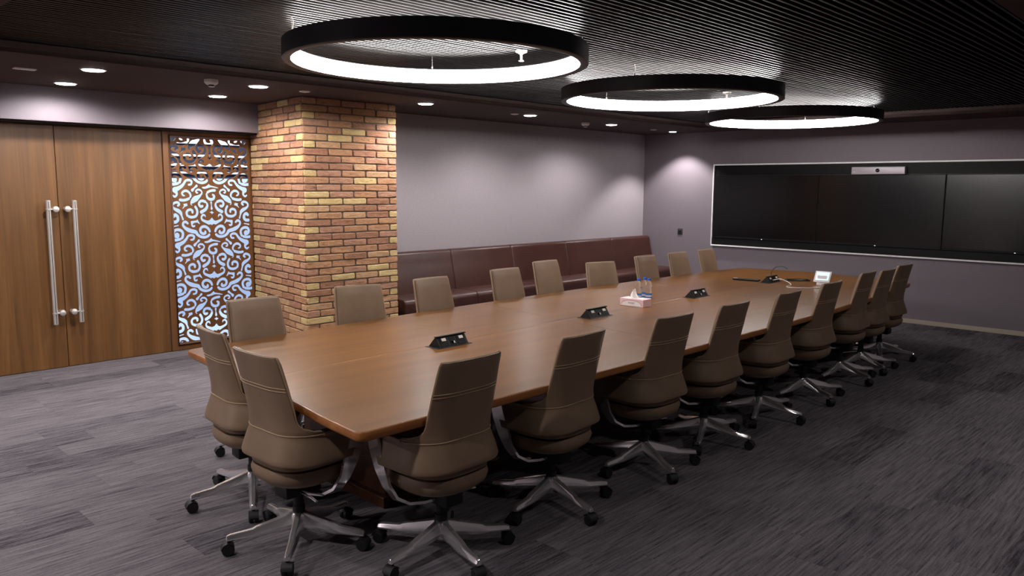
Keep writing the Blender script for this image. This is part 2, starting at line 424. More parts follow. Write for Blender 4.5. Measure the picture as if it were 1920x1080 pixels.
po(r6([(630, 915), (700, 900), (740, 870), (762, 845), (790, 875), (860, 890), (940, 912), (930, 925), (860, 915), (800, 908), (740, 930), (680, 945), (640, 935)]), False)
LX0, LX1, LZ0, LZ1 = 3.47, 4.35, .075, 2.268      # carved area
res = .0035
gx = np.arange(LX0, LX1+res, res); gz = np.arange(LZ0, LZ1+res, res)
tz0 = -.40; tzs = np.arange(0, PER, res)         # field over a single period
GX, GZ = np.meshgrid(gx-AX, tzs+tz0)
F = np.full(GX.shape, 9.0)
for P, wd in strokes:
    for sh in (-PER, 0, PER):
        lo = P.min(0)+[0, sh]-.03; hi = P.max(0)+[0, sh]+.03
        if hi[1] < tz0 or lo[1] > tz0+PER: continue
        i0, i1 = np.searchsorted(tzs+tz0, [lo[1], hi[1]]); j0, j1 = np.searchsorted(gx-AX, [lo[0], hi[0]])
        if i1 <= i0 or j1 <= j0: continue
        sx, sz = GX[i0:i1, j0:j1], GZ[i0:i1, j0:j1]; best = np.full(sx.shape, 9.0)
        for k in range(len(P)-1):
            a = P[k]+[0, sh]; b = P[k+1]+[0, sh]; ab = b-a; L2 = max(ab@ab, 1e-12)
            h = np.clip(((sx-a[0])*ab[0]+(sz-a[1])*ab[1])/L2, 0, 1)
            best = np.minimum(best, np.hypot(sx-a[0]-h*ab[0], sz-a[1]-h*ab[1])-(wd[k]*(1-h)+wd[k+1]*h))
        F[i0:i1, j0:j1] = np.minimum(F[i0:i1, j0:j1], best)
for P in polys:
    for sh in (-PER, 0, PER):
        q = P+[0, sh]; inside = np.zeros(GX.shape, bool); dd = np.full(GX.shape, 9.0)
        if q[:, 1].max() < tz0-.02 or q[:, 1].min() > tz0+PER+.02: continue
        for k in range(len(q)):
            a, b = q[k], q[(k+1) % len(q)]; ab = b-a; L2 = max(ab@ab, 1e-12)
            h = np.clip(((GX-a[0])*ab[0]+(GZ-a[1])*ab[1])/L2, 0, 1)
            dd = np.minimum(dd, np.hypot(GX-a[0]-h*ab[0], GZ-a[1]-h*ab[1]))
            if a[1] != b[1]: inside ^= ((a[1] > GZ) != (b[1] > GZ)) & (GX < (b[0]-a[0])*(GZ-a[1])/(b[1]-a[1])+a[0])
        F = np.minimum(F, np.where(inside, -dd, dd))
idx = (np.round(((gz-ZST-tz0) % PER)/res).astype(int)) % len(tzs)
FF = F[idx, :].copy()
FF[:3, :] = np.maximum(FF[:3, :], .002); FF[-3:, :] = np.maximum(FF[-3:, :], .002); FF[:, :3] = np.maximum(FF[:, :3], .002); FF[:, -3:] = np.maximum(FF[:, -3:], .002)
FF = np.where(abs(FF) < 1e-6, 1e-6, FF)
# marching squares: keep F>0 (wood); runs of solid cells are merged
LV, LF, cache = [], [], {}
T = .012
def lv(key, x, z):
    if key not in cache: cache[key] = len(LV); LV.append((x, 0.0, z)); LV.append((x, T, z))
    return cache[key]
nz, nx = FF.shape; ins = FF > 0
for i in range(nz-1):
    run = None
    for jx in range(nx):
        full = jx < nx-1 and ins[i, jx] and ins[i, jx+1] and ins[i+1, jx] and ins[i+1, jx+1]
        if full:
            if run is None: run = jx
            continue
        if run is not None:
            q = [lv((i, c_), gx[c_], gz[i]) for c_ in (run, jx)]+[lv((i+1, c_), gx[c_], gz[i+1]) for c_ in (jx, run)]
            LF.append(tuple(q)); LF.append(tuple(v+1 for v in reversed(q))); run = None
        if jx == nx-1: continue
        cs = [(i, jx), (i, jx+1), (i+1, jx+1), (i+1, jx)]
        if not any(ins[c_] for c_ in cs): continue
        q = []; cut = []
        for k in range(4):
            a, b = cs[k], cs[(k+1) % 4]
            if ins[a]: q.append(lv(a, gx[a[1]], gz[a[0]]))
            if ins[a] != ins[b]:
                u = FF[a]/(FF[a]-FF[b]); key = ('e', min(a, b), max(a, b))
                vi = lv(key, gx[a[1]]+u*(gx[b[1]]-gx[a[1]]), gz[a[0]]+u*(gz[b[0]]-gz[a[0]]))
                q.append(vi); cut.append((vi, ins[a]))
        if len(q) >= 3:
            LF.append(tuple(q)); LF.append(tuple(v+1 for v in reversed(q)))
        if len(cut) == 2:
            a, b = (cut[0][0], cut[1][0]) if cut[0][1] else (cut[1][0], cut[0][0])
            LF.append((b, a, a+1, b+1))
scr = thing('lattice_screen', 'brown wooden screen carved with scrolls in front of glass between door and brick column', 'screen', (0, YD+.018, 0))
obj('carved_panel', mesh_data('carved_panel', LV, LF, 'lattice_wood'), scr)
fo = G()
fx0, fx1, fz0, fz1 = 3.392, 4.44, 0.004, 2.335
for (a, b, c_, d_) in ((fx0, LX0-.004, fz0, fz1), (LX1+.004, fx1, fz0, fz1)): box('frame_stile', a, b, -.022, .04, c_, d_, 'lattice_wood', scr, .003, 1)
for (c_, d_) in ((fz0, LZ0-.004), (LZ1+.004, fz1)): box('frame_rail', LX0-.004, LX1+.004, -.022, .04, c_, d_, 'lattice_wood', scr, .003, 1)
mould = G()
for (a, b, c_, d_) in ((LX0-.02, LX0-.004, LZ0-.02, LZ1+.02), (LX1+.004, LX1+.02, LZ0-.02, LZ1+.02)): mould.box(a, b, -.030, -.020, c_, d_)
for (c_, d_) in ((LZ0-.02, LZ0-.004), (LZ1+.004, LZ1+.02)): mould.box(LX0-.004, LX1+.004, -.030, -.020, c_, d_)
mould.obj('bead_moulding', 'pedestal_wood', scr, .003, 1)
box('glass_pane', LX0, LX1, .022, .028, LZ0, LZ1, 'glass', scr)
# corridor beyond the glass
struct(box('wall_corridor', 2.6, 7.2, 10.6, 10.7, 0, 1.86, 'partition_pale'))
struct(box('wall_corridor_upper', 2.6, 7.2, 10.62, 10.7, 1.86, 3.0, 'partition_dark'))
struct(box('floor_corridor', 2.6, 7.2, 8.7, 10.7, -.05, 0, 'partition_pale'))
struct(box('ceiling_corridor', 2.6, 7.2, 8.7, 10.7, 2.95, 3.0, 'partition_dark'))
struct(box('wall_corridor_side', 2.5, 2.6, 8.45, 10.7, 0, 3.0, 'partition_dark')); struct(box('wall_corridor_end', 7.2, 7.3, 8.0, 10.7, 0, 3.0, 'partition_dark'))
for k, (x0, x1, z, h) in enumerate(((4.5, 5.4, 2.33, .05), (4.3, 6.0, 2.16, .012), (4.2, 6.2, 2.03, .018), (4.2, 6.2, 1.93, .010))):  # glowing bars stand in for lights reflected in the glass
    q = thing('strip_light', ['thick glowing strip light at the top behind the lattice screen', 'second glowing strip from the top behind the lattice screen', 'third glowing strip from the top behind the lattice screen', 'lowest thin glowing strip behind the lattice screen'][k], 'light', ((x0+x1)/2, 10.58, z), 0, 'strip lights behind the lattice')
    box('housing', (x0-x1)/2-.01, (x1-x0)/2+.01, 0, .04, -.008, h+.008, 'white_metal', q); box('diffuser', (x0-x1)/2, (x1-x0)/2, -.006, .002, 0, h, 'strip_glow', q)
la = bpy.data.lights.new('corridor_light', 'AREA'); la.shape = 'RECTANGLE'; la.size = 3.5; la.size_y = .4; la.energy = 105; la.color = (.82, .9, 1)
lo = bpy.data.objects.new('corridor_light', la); C.objects.link(lo); lo.location = (4.6, 9.5, 2.93)

# ------------------------------------------------------------------ banquette bench
bn = thing('bench', 'long maroon leather bench seat along the grey wall behind the table', 'bench', (0, 0, 0))
xs = [5.50, 6.651, 7.756, 8.908, 10.045, 11.09]
def cushion(x0, x1, prof):
    g = G(); n = len(prof); cx = sum(p[0] for p in prof)/n; cz = sum(p[1] for p in prof)/n
    rs = []
    for dx, k in ((0, .90), (.006, .965), (.016, .99), (.035, 1.0)):
        rs.append((x0+.002+dx, k))
    for dx, k in ((.035, 1.0), (.016, .99), (.006, .965), (0, .90)):
        rs.append((x1-.002-dx, k))
    return g.rings([[(x, cy_+(cy-cy_)*0+cy*0+0, cz_) for cy_, cz_ in [(cx+(py-cx)*k, cz+(pz-cz)*k) for py, pz in prof] for cy in (0,)] for x, k in rs])
def arc(cx, cy, r, a0, a1, n=5): return [(cx+r*math.cos(math.radians(a0+(a1-a0)*i/n)), cy+r*math.sin(math.radians(a0+(a1-a0)*i/n))) for i in range(n+1)]
bprof = [(7.44, .46)]+[(7.455, .55), (7.475, .65), (7.50, .76), (7.525, .86)]+arc(7.585, .925, .05, 170, 90)+arc(7.64, .925, .05, 90, 10)+[(7.69, .80), (7.68, .46)]
sprof = [(7.50, .30), (7.08, .30)]+arc(7.06, .335, .035, 250, 180, 3)+arc(7.085, .42, .06, 180, 90)+[(7.25, .487), (7.40, .482), (7.50, .475)]
for a, b in zip(xs[:-1], xs[1:]):
    o = cushion(a, b, bprof).obj('back_cushion', 'leather_maroon', bn, smooth=50); fixn(o.data)
    o = cushion(a, b, sprof).obj('seat_cushion', 'leather_maroon', bn, smooth=50); fixn(o.data)
box('seat_board', 5.5, 11.09, 7.05, 7.66, .268, .298, 'door_wood', bn, .003, 1)
box('plinth', 5.5, 11.09, 7.16, 7.66, 0, .268, 'pedestal_wood', bn)

# ------------------------------------------------------------------ screen unit on the far wall
un = thing('video_wall', 'wide black recessed display unit with thin white frame on the far wall', 'display unit', (XT, 0, 0))
UY0, UY1, UZ0, UZ1 = 1.36, 6.365, .893, 2.120
box('back_panel', -.03, -.001, UY0, UY1, UZ0, UZ1, 'unit_black', un)
for a, b, c_, d_ in ((UY0-.018, UY1+.018, UZ1, UZ1+.02), (UY0-.018, UY1+.018, UZ0-.02, UZ0)): box('frame_rail', -.05, 0, a, b, c_, d_, 'frame_white', un, .002, 1)
for a, b in ((UY0-.018, UY0), (UY1, UY1+.018)): box('frame_stile', -.05, 0, a, b, UZ0, UZ1, 'frame_white', un, .002, 1)
box('lower_ledge', -.044, -.03, UY0, UY1, UZ0, .992, 'unit_black', un, .002, 1)
for k in range(3):
    y1 = 6.338-1.64*k; y0 = y1-1.634
    t = thing('television', ['wide flat black screen nearest the corner of the bench wall', 'wide flat black screen in the middle below the silver camera bar', 'wide flat black screen at the right edge of the photo'][k], 'television', (XT-.052, (y0+y1)/2, 1.002), 0, 'wall screens')
    hw = (y1-y0)/2
    box('housing', 0, .021, -hw, hw, 0, .963, 'unit_black', t, .002, 1); box('display', -.003, 0, -hw+.008, hw-.008, .028, .955, 'screen_black', t)
    box('bottom_bezel', -.004, 0, -hw+.002, hw-.002, .002, .026, 'unit_black', t)
    box('top_edge', -.004, .02, -hw, hw, .9635, .967, 'socket_grey', t)
    box('indicator', -.006, -.004, -.008, .008, .007, .012, 'led_white', t)
cb = thing('camera_bar', 'silver camera bar with round lens above the middle screen', 'camera', (XT-.055, 3.89, 1.968))
G().box(-.05, .024, -.345, .345, 0, .10).obj('body', 'camera_silver', cb, .008, 3)
G().lathe([(.026, 0), (.026, -.006), (.018, -.008), (.012, -.004)], 20, (-.05, 0, .052), 'X').obj('lens', 'lens_black', cb)
G().box(-.0515, -.049, .30, .315, .03, .036).obj('badge', 'frame_white', cb, smooth=None)
sk = thing('wall_socket', 'small dark square socket plate on the far wall left of the screens', 'socket', (XT, 6.97, 1.066))
G().box(-.012, 0, -.045, .045, -.05, .05).obj('plate', 'socket_grey', sk, .004, 2)
G().box(-.016, -.011, -.028, .028, -.03, .03).obj('insert', 'black_plastic', sk, .003, 1)
G().box(-.018, -.015, -.004, .004, .02, .026).obj('indicator', 'camera_silver', sk, smooth=None)

# ------------------------------------------------------------------ conference table
ZT = .745
OUT = [(1.835, 2.663), (2.7, 2.650), (4.5, 2.643), (5.9, 2.640), (6.8, 2.662), (7.8, 2.71), (9.27, 2.84), (9.45, 3.2), (9.52, 3.7), (9.52, 4.3), (9.39, 4.93), (8.9, 4.985), (8.2, 5.015), (7.1, 5.045), (6.0, 5.035), (4.5, 5.0), (3.9, 4.972), (3.1, 4.92), (2.4, 4.86), (2.05, 4.83), (1.99, 4.1), (1.925, 3.44), (1.862, 2.99)]
def rounded(poly, r=.055):
    out = []
    n = len(poly)
    for i in range(n):
        p0, p, p1 = map(Vector, (poly[i-1], poly[i], poly[(i+1) % n])); a = (p0-p).normalized(); b = (p1-p).normalized()
        if a.angle(b) > 2.4: out.append(tuple(p)); continue
        for k in range(7):
            u = k/6; q = (p+a*r)*(1-u)**2+p*2*u*(1-u)+(p+b*r)*u*u; out.append(tuple(q))
    return out
OUTR = rounded(OUT)
def clip(poly, a, b, c_):     # keep a*x+b*y<=c
    out = []
    for i in range(len(poly)):
        p, q = poly[i-1], poly[i]; fp = a*p[0]+b*p[1]-c_; fq = a*q[0]+b*q[1]-c_
        if (fp <= 0) != (fq <= 0):
            u = fp/(fp-fq); out.append((p[0]+u*(q[0]-p[0]), p[1]+u*(q[1]-p[1])))
        if fq <= 0: out.append(q)
    return out
def inset(poly, d):
    c0 = Vector((5.7, 3.85)); return [tuple(Vector(p)+(Vector((c0.x+(Vector(p).x-c0.x)*.999, c0.y+(Vector(p).y-c0.y)*.997))-Vector(p)).normalized()*d) for p in poly]
tb = thing('conference_table', 'long boat-shaped brown wooden conference table with orange-brown edge', 'table', (5.7, 3.85, 0))
sub = lambda P: [(x-5.7, y-3.85) for x, y in P]
INR = inset(OUTR, .006)
sy = lambda: None
g_ = .0012
sl_ = .0243
for cx0, cx1 in ((-9, 4.635), (4.635, 6.98), (6.98, 19)):
    for side in (0, 1):
        P = list(INR); k_ = .13
        # cross seams x - k*(y-4.1) = c, long seam y - sl*x = c
        if cx0 > 0: P = clip(P, -1, k_, -(cx0-k_*4.1)-g_)
        if cx1 < 15: P = clip(P, 1, -k_, cx1-k_*4.1-g_)
        c_ = 3.859-sl_*3.147
        P = clip(P, -sl_, 1, c_-g_) if side == 0 else clip(P, sl_, -1, -c_-g_)
        G().prism(sub(P), ZT-.02, ZT).obj('tabletop_panel', 'table_wood', tb, .0012, 1, None)
eb = G(); n = len(OUTR)
pr = [(.012, ZT-.045), (.002, ZT-.043), (-.003, ZT-.034), (-.004, ZT-.02), (-.003, ZT-.006), (.001, ZT-.0015), (.0055, ZT-.0008)]
rs = []
for d, z in pr: rs.append([(x, y, z) for x, y in sub(inset(OUTR, d))])
eb.rings(rs, False); eb.obj('edge_band', 'table_edge_wood', tb, smooth=60)
G().prism(sub(inset(OUTR, .011)), ZT-.045, ZT-.021).obj('core_board', 'pedestal_wood', tb, smooth=None)
for px in (2.95, 5.7, 8.35):
    q = G().box(px-5.7-.42, px-5.7+.42, -.42, .42, .02, ZT-.046).obj('pedestal', 'pedestal_wood', tb, .004, 1)
    G().box(px-5.7-.46, px-5.7+.46, -.46, .46, 0, .06).obj('plinth', 'pedestal_wood', q, .003, 1)
    G().box(px-5.7-.36, px-5.7+.36, -.43, -.42, .12, ZT-.10).obj('access_panel', 'pedestal_wood', q, .003, 1)
G().box(-3.1, 3.0, -.04, .04, ZT-.16, ZT-.046).obj('beam', 'pedestal_wood', tb, smooth=None)

# ------------------------------------------------------------------ chairs
KZ = [1.003, .985, .93, .845, .76, .70, .676, .656, .640, .630, .622, .605, .57, .53, .496, .484]
KS = [.186, .192, .196, .203, .209, .213, .220, .240, .29, .38, .53, .54, .54, .54, .535, .53]
KA = [.06, .06, .06, .065, .07, .075, .08, .085, .09, .09, .09, .09, .096, .102, .105, .105]
KR = [.34, .34, .32, .29, .25, .21, .19, .175, .165, .16, .157, .155, .16, .165, .167, .165]
KY = [-.236, -.232, -.219, -.200, -.183, -.174, -.171, -.169, -.168, -.168, -.168, -.172, -.183, -.195, -.205, -.204]
def kint(z, K): return float(np.interp(-z, [-q for q in KZ], K))
def shell_pt(z, t, offs=0.0):
    s, a, R, yo = kint(z, KS), kint(z, KA), kint(z, KR), kint(z, KY)
    d = abs(t)*s; sg = 1 if t >= 0 else -1
    if d <= a: x, y, nx_, ny_ = d, 0, 0, -1
    elif d <= a+R*PI/2:
        th = (d-a)/R; x, y = a+R*math.sin(th), R*(1-math.cos(th)); nx_, ny_ = math.sin(th), -math.cos(th)
    else: x, y = a+R, R+d-a-R*PI/2; nx_, ny_ = 1, 0
    return (sg*(x+nx_*offs), yo+y+ny_*offs, z)
ts = np.sign(np.linspace(-1, 1, 33))*np.abs(np.linspace(-1, 1, 33))
zz = sorted(set(KZ+[.96, .90, .87, .80, .73, .688, .666, .648, .635, .626, .59, .55, .51]), reverse=True)
def sheet(zs, o_out, o_in, ks=1.0):
    nT = len(ts); rs = []
    for z in zs:
        ring = [shell_pt(z, t*ks, o_out) for t in ts]+[shell_pt(z, t*ks, o_in) for t in ts[::-1]]; rs.append(ring)
    return G().rings(rs, True)
def chair_proto():
    t = thing('conference_chair', 'x', 'chair')
    o = sheet(zz, .008, -.012).obj('back_shell', 'leather_taupe', t, .003, 2, 40)
    pz = [z for z in zz if z <= .998 and z >= .60]
    pad = G()
    rs = []
    for z in [1.0]+[q for q in pz if q < .99]+[.52]:
        kk = .985 if z > .70 else .985*.215/kint(z, KS) if kint(z, KS) > .215 else .985
        rs.append([shell_pt(z, tq*kk, -.012) for tq in ts]+[shell_pt(z, tq*kk*.985, -.032 if z < .985 else -.027) for tq in ts[::-1]])
    pad.rings(rs).obj('back_pad', 'leather_taupe', t, .006, 2, 50)
    pip = [shell_pt(z, -1, -.002) for z in sorted(zz) if z > .632]+[shell_pt(1.003, q, -.002) for q in ts]+[shell_pt(z, 1, -.002) for z in zz if z > .632]
    G().tube(pip, .0042, 6).obj('piping', 'stitch_beige', t, smooth=80)
    for z in (.853, .838, .621):
        G().tube([shell_pt(z, q, .0085) for q in np.linspace(-.995, .995, 45)], .0026 if z > .7 else .0034, 6).obj('stitched_seam', 'stitch_beige', t, smooth=80)
    # seat: cushion and rounded pan
    def sup(a, b, z, n=28, p=3.2, yo=.03):
        out = []
        for k in range(n):
            th = 2*PI*k/n; c_, s_ = math.cos(th), math.sin(th)
            out.append((a*math.copysign(abs(c_)**(2/p), c_), yo+b*math.copysign(abs(s_)**(2/p), s_), z))
        return out
    G().rings([sup(.19, .19, .44), sup(.212, .215, .448), sup(.215, .22, .475), sup(.205, .21, .50), sup(.16, .17, .512)]).obj('seat_cushion', 'leather_taupe', t, smooth=60)
    G().rings([sup(.06, .06, .326, p=2.2), sup(.13, .13, .332, p=2.3), sup(.185, .19, .352, p=2.5), sup(.215, .22, .378, p=2.7), sup(.222, .226, .41, p=2.9), sup(.212, .215, .436, p=3)]).obj('seat_pan', 'leather_taupe', t, smooth=60)
    for sg in (-1, 1):
        pth = [(.03, .0, .288), (.10, .015, .286), (.17, .04, .292), (.222, .07, .318), (.250, .10, .38), (.264, .125, .46), (.270, .15, .54), (.274, .172, .625)]
        rs = []
        for i, p in enumerate(pth):
            p = Vector(p); a = Vector(pth[max(i-1, 0)]); b = Vector(pth[min(i+1, len(pth)-1)]); tn = (b-a).normalized()
            wd = Vector((0, 1, 0)); wd = (wd-tn*wd.dot(tn)).normalized(); nn = tn.cross(wd)
            hw = [.020, .022, .026, .030, .030, .040, .041, .038][i]; ht = .007
            rs.append([tuple((sg*q.x, q.y, q.z)) for q in (p-wd*hw-nn*ht, p+wd*hw-nn*ht, p+wd*hw+nn*ht, p-wd*hw+nn*ht)])
        me = G().rings(rs).data('arm_support', 'chrome', 0, 1, 40); fixn(me); obj('arm_support', me, t)
        G().box(sg*.238-.026, sg*.238+.026, -.02, .20, .612, .634).obj('armrest_pad', 'leather_taupe', t, .008, 2)
    G().box(-.055, .055, -.10, .10, .262, .324).obj('mechanism', 'black_plastic', t, .01, 2)
    G().tube([(.05, -.02, .285), (.16, -.03, .287), (.20, -.03, .28)], .006, 8).obj('lever', 'chrome', t)
    G().lathe([(.030, .10), (.030, .20), (.024, .202), (.024, .275)], 20).obj('gas_column', 'black_plastic', t)
    G().lathe([(.026, .075), (.040, .08), (.042, .155), (.036, .166), (.0305, .167)], 24, cap=True).obj('base_hub', 'chrome', t)
    prof = [(.02, .130, .028, .040), (.20, .098, .025, .026), (.222, .093, .024, .020), (.325, .087, .020, .016), (.345, .083, .015, .013)]
    rs = []
    for r, zc, hw, hh in prof:
        rs.append([(r, hw*c_, zc+hh*s_) for c_, s_ in ((-.7, -1), (.7, -1), (1, -.35), (.5, 1), (-.5, 1), (-1, -.35))])
    arm = G().rings(rs).data('base_arm', 'chrome', .003, 1, 24); fixn(arm)
    cg = G()
    for sg in (-1, 1): cg.lathe([(.010, -.011), (.026, -.011), (.030, -.006), (.030, .006), (.026, .011), (.010, .011)], 18, (.332+.006, sg*.0145, .030), 'Y')
    cg.box(.322, .352, -.004, .004, .02, .055); cg.lathe([(.009, .045), (.009, .072)], 10, (.332, 0, 0))
    hood = [[(.338+.0335*math.cos(a), y_, .031+.0335*math.sin(a)) for a in np.linspace(.1, PI-.5, 8)]+[(.338+.031*math.cos(a), y_, .031+.031*math.sin(a)) for a in np.linspace(PI-.5, .1, 8)] for y_ in (-.026, .026)]
    cg.rings(hood); cm = cg.data('caster', 'black_rubber', 0, 1, 40); fixn(cm)
    for k in range(5):
        a_ = obj('base_arm', arm, t, (0, 0, 0), 2*PI*k/5); obj('caster', cm, a_)
    return t
proto = chair_proto()
first = [True]
ords = ['nearest', 'second', 'third', 'fourth', 'fifth', 'sixth', 'seventh', 'eighth', 'farthest']
def place(x, y, face, basedeg, lift, label, group):
    """face: direction the sitter looks (degrees); basedeg: world angle of one star arm"""
    if first[0]: o = proto; first[0] = False
    else: o = copy_tree(proto)
    rz = math.radians(face)-PI/2
    o.location = (x, y, 0); o.rotation_euler = (0, 0, rz); o['label'] = label; o['category'] = 'chair'; o['group'] = group
    k = 0
    for ch in o.children:
        nm = ch.name.split('.')[0]
        if nm == 'base_arm': ch.rotation_euler = (0, 0, math.radians(basedeg)-rz+2*PI*k/5); k += 1
        elif nm in ('base_hub',): pass
        elif lift: ch.location.z += lift
    return o
GN, GF, GE = 'chairs along the near side of the table', 'chairs along the bench side of the table', 'chairs at the door end of the table'
NEAR = [(2.378, 2.775, 91, 43, 0), (3.196, 2.785, 93, 44, 0), (4.079, 2.775, 88, 30, 0), (4.812, 2.775, 90, 61, 0), (5.638, 2.775, 91, 57, 0), (6.465, 2.79, 90, 29, .005), (7.345, 2.825, 92, 34, .02), (7.93, 2.85, 91, 22, .0), (8.58, 2.90, 88, 59, 0)]
for k, (x, y, fa, bd, lf_) in enumerate(NEAR):
    place(x, y, fa, bd, lf_, 'taupe leather swivel chair on the camera side of the table, %s' % (ords[k]+(' to the camera' if k == 0 else ' from the camera')), GN)
FAR = [(2.57, 4.75, -92, 20, 0), (3.45, 4.855, -104, 50, 0), (4.25, 4.87, -90, 10, 0), (5.18, 4.91, -90, 10, .008), (5.80, 4.955, -88, 5, .04), (6.57, 4.92, -106, 60, -.022), (7.42, 4.90, -92, 22, 0), (8.08, 4.89, -92, 40, 0), (8.76, 4.90, -88, 15, 0)]
for k, (x, y, fa, bd, lf_) in enumerate(FAR):
    place(x, y, fa, bd, lf_, 'taupe leather swivel chair on the bench side of the table, %s' % (ords[k]+(' to the doors' if k == 0 else ' from the doors')), GF)
place(2.06, 4.035, -6, 26, 0, 'taupe leather swivel chair at the table end, nearer the doors', GE)
place(1.945, 3.352, 2, 14, 0, 'taupe leather swivel chair at the table end, nearer the camera', GE)

# ------------------------------------------------------------------ ring pendants
ZR0, ZR1 = 2.520, 2.628
def ring_lamp(cx, cy, r, lab, wires):
    t = thing('ring_pendant', lab, 'pendant lamp', (cx, cy, ZR0), 0, 'ring pendants over the table'); n = 96; h = ZR1-ZR0
    prof = [(r+.004, .003), (r+.012, 0), (r+.050, 0), (r+.056, .004), (r+.056, h), (r+.004, h), (r+.004, h-.006), (r+.045, h-.006), (r+.045, .006), (r+.004, .006)]
    g = G(); rs = []
    for k in range(n):
        a = 2*PI*k/n; rs.append([(q*math.cos(a), q*math.sin(a), z) for q, z in prof])
    g.rings(rs, False, True); me = g.data('housing', 'ring_black', 0, 1, 40); fixn(me); obj('housing', me, t)
    g = G(); rs = []
    for k in range(n):
        a = 2*PI*k/n; rs.append([(q*math.cos(a), q*math.sin(a), z) for q, z in ((r, .0065), (r+.01, .0065), (r+.01, h-.0065), (r, h-.0065))])
    g.rings(rs, False, True); me = g.data('diffuser', 'ring_glow', 0, 1, 40); fixn(me); obj('diffuser', me, t)
    for a in wires:
        a = math.radians(a); p = ((r+.03)*math.cos(a), (r+.03)*math.sin(a))
        wq = G().lathe([(.0018, h-.004), (.0018, ZSL+.03-ZR0)], 6, (*p, 0)).obj('suspension_wire', 'wire_steel', t, smooth=60)
        G().lathe([(.007, h), (.007, h+.018), (.003, h+.022)], 10, (*p, 0)).obj('gripper', 'wire_steel', wq)
    a = math.radians(wires[-1]); p = Vector(((r+.03)*math.cos(a), (r+.03)*math.sin(a), 0))
    G().tube([p+Vector((.004, .004, h)), p+Vector((.012, .0, h+.06)), p+Vector((-.004, .01, h+.12)), p+Vector((.01, .012, ZSL+.03-ZR0))], .0035, 6).obj('power_cord', 'white_plastic', t, smooth=80)
ring_lamp(3.30, 3.86, .885, 'largest-looking black ring pendant lamp, nearest the camera', (-40, 52, 166))
ring_lamp(6.02, 3.92, .90, 'black ring pendant lamp in the middle of the three', (-46, 74, 196))
ring_lamp(8.86, 4.12, .91, 'black ring pendant lamp farthest away, nearest the screens', (-46, 15, 115))

# ------------------------------------------------------------------ downlights
def downlight(x, y, r, watts, cone, lab, blend=.7):
    t = thing('downlight', lab, 'downlight', (x, y, ZS), 0, 'recessed downlights in the soffit')
    G().lathe([(r+.014, 0), (r+.014, -.004), (r+.004, -.006), (r, -.003), (r-.002, 0)], 32).obj('trim_ring', 'white_metal', t)
    G().lathe([(r-.002, -.003), (r-.006, -.010), (r*.6, -.013), (r*.2, -.014)], 32).obj('diffuser', 'lamp_glow', t)
    L = bpy.data.lights.new('downlight_lamp', 'SPOT'); L.energy = watts; L.color = DOWN_COL; L.spot_size = math.radians(cone); L.spot_blend = blend; L.shadow_soft_size = r*.8
    o = bpy.data.objects.new('downlight_lamp', L); C.objects.link(o); o.parent = t; o.location = (0, 0, -.03)
DL = [(2.199, 6.625, .08, 'large bright downlight at upper left, nearest the slats above the doors'), (2.32, 7.691, .08, 'bright downlight close to the header above the double doors'), (3.665, 7.625, .08, 'downlight close to the header above the lattice screen'), (3.551, 6.596, .08, 'downlight between the smoke detector and the brick column'),
      (5.47, 6.60, .078, 'downlight just right of the brick column'), (7.194, 6.685, .075, 'downlight above the middle of the bench'), (8.982, 6.794, .075, 'downlight above the far part of the bench'), ]
for x, y, r, lab in DL:
    k = 1.5 if y < 6.65 and x < 4 else .72 if x < 4 else 1.35
    downlight(x, y, r, DOWN_W*k, 172 if x < 4 else 152, lab, .45 if x < 4 else .6)
downlight(10.70, 6.90, .055, DOWN_W*1.9, 108, 'small spotlight downlight in the far corner beside the screen wall', .45)
for x, y, lab in ((.35, 4.9, 'downlight over the carpet left of the table, outside the photo'), (.35, 2.6, 'downlight beside the camera position, outside the photo'), (-1.6, 6.6, 'downlight along the door wall, outside the photo'), (.5, 6.6, 'downlight left of the doors, outside the photo'), (-2.7, 5.6, 'downlight by the rear wall, outside the photo'),
               (2.6, .75, 'nearest downlight over the aisle right of the table, outside the photo'), (5.2, .75, 'second downlight over the aisle right of the table, outside the photo'), (7.8, .75, 'third downlight over the aisle right of the table, outside the photo')):
    downlight(x, y, .08, DOWN_W*(.36 if y < 1 else 6 if x < -2 else 1.25), 160, lab)  # the rear-wall one is added and overdriven to put glare on the screens

# ------------------------------------------------------------------ soffit fittings
def smoke(x, y, lab):
    t = thing('smoke_detector', lab, 'smoke detector', (x, y, ZS), 0, 'smoke detectors')
    G().lathe([(.055, 0), (.057, -.022), (.048, -.034), (.036, -.042)], 24).obj('body', 'white_plastic', t)
    G().lathe([(.024, -.042), (.024, -.054)], 20).obj('sensing_chamber', 'black_plastic', t); G().lathe([(.026, -.054), (.026, -.058), (.015, -.061)], 20).obj('cap', 'white_plastic', t)
smoke(3.074, 6.50, 'white smoke detector on the soffit above the lattice screen'); smoke(8.50, 6.87, 'small white smoke detector on the soffit above the bench')
q = thing('ceiling_plate', 'small white rectangular plate on the soffit at upper left', 'plate', (1.818, 6.95, ZS)); G().box(-.075, .075, -.035, .035, -.010, 0).obj('cover', 'white_plastic', q, .003, 1); G().box(-.05, .05, -.02, .02, -.012, -.010).obj('face', 'white_metal', q, .001, 1)
for x, y, lab in ((4.03, 6.62, 'slim white ceiling sensor just above the brick column corner'), (6.944, 6.707, 'slim ceiling sensor beside the downlight above the bench middle'), (10.16, 6.89, 'slim ceiling sensor beside the far corner spotlight')):
    q = thing('ceiling_sensor', lab, 'sensor', (x, y, ZS), 0, 'slim ceiling sensors'); G().lathe([(.05, 0), (.05, -.005), (.044, -.008)], 24).obj('disc', 'white_plastic', q); G().lathe([(.012, -.008), (.010, -.014)], 12).obj('probe', 'white_metal', q)
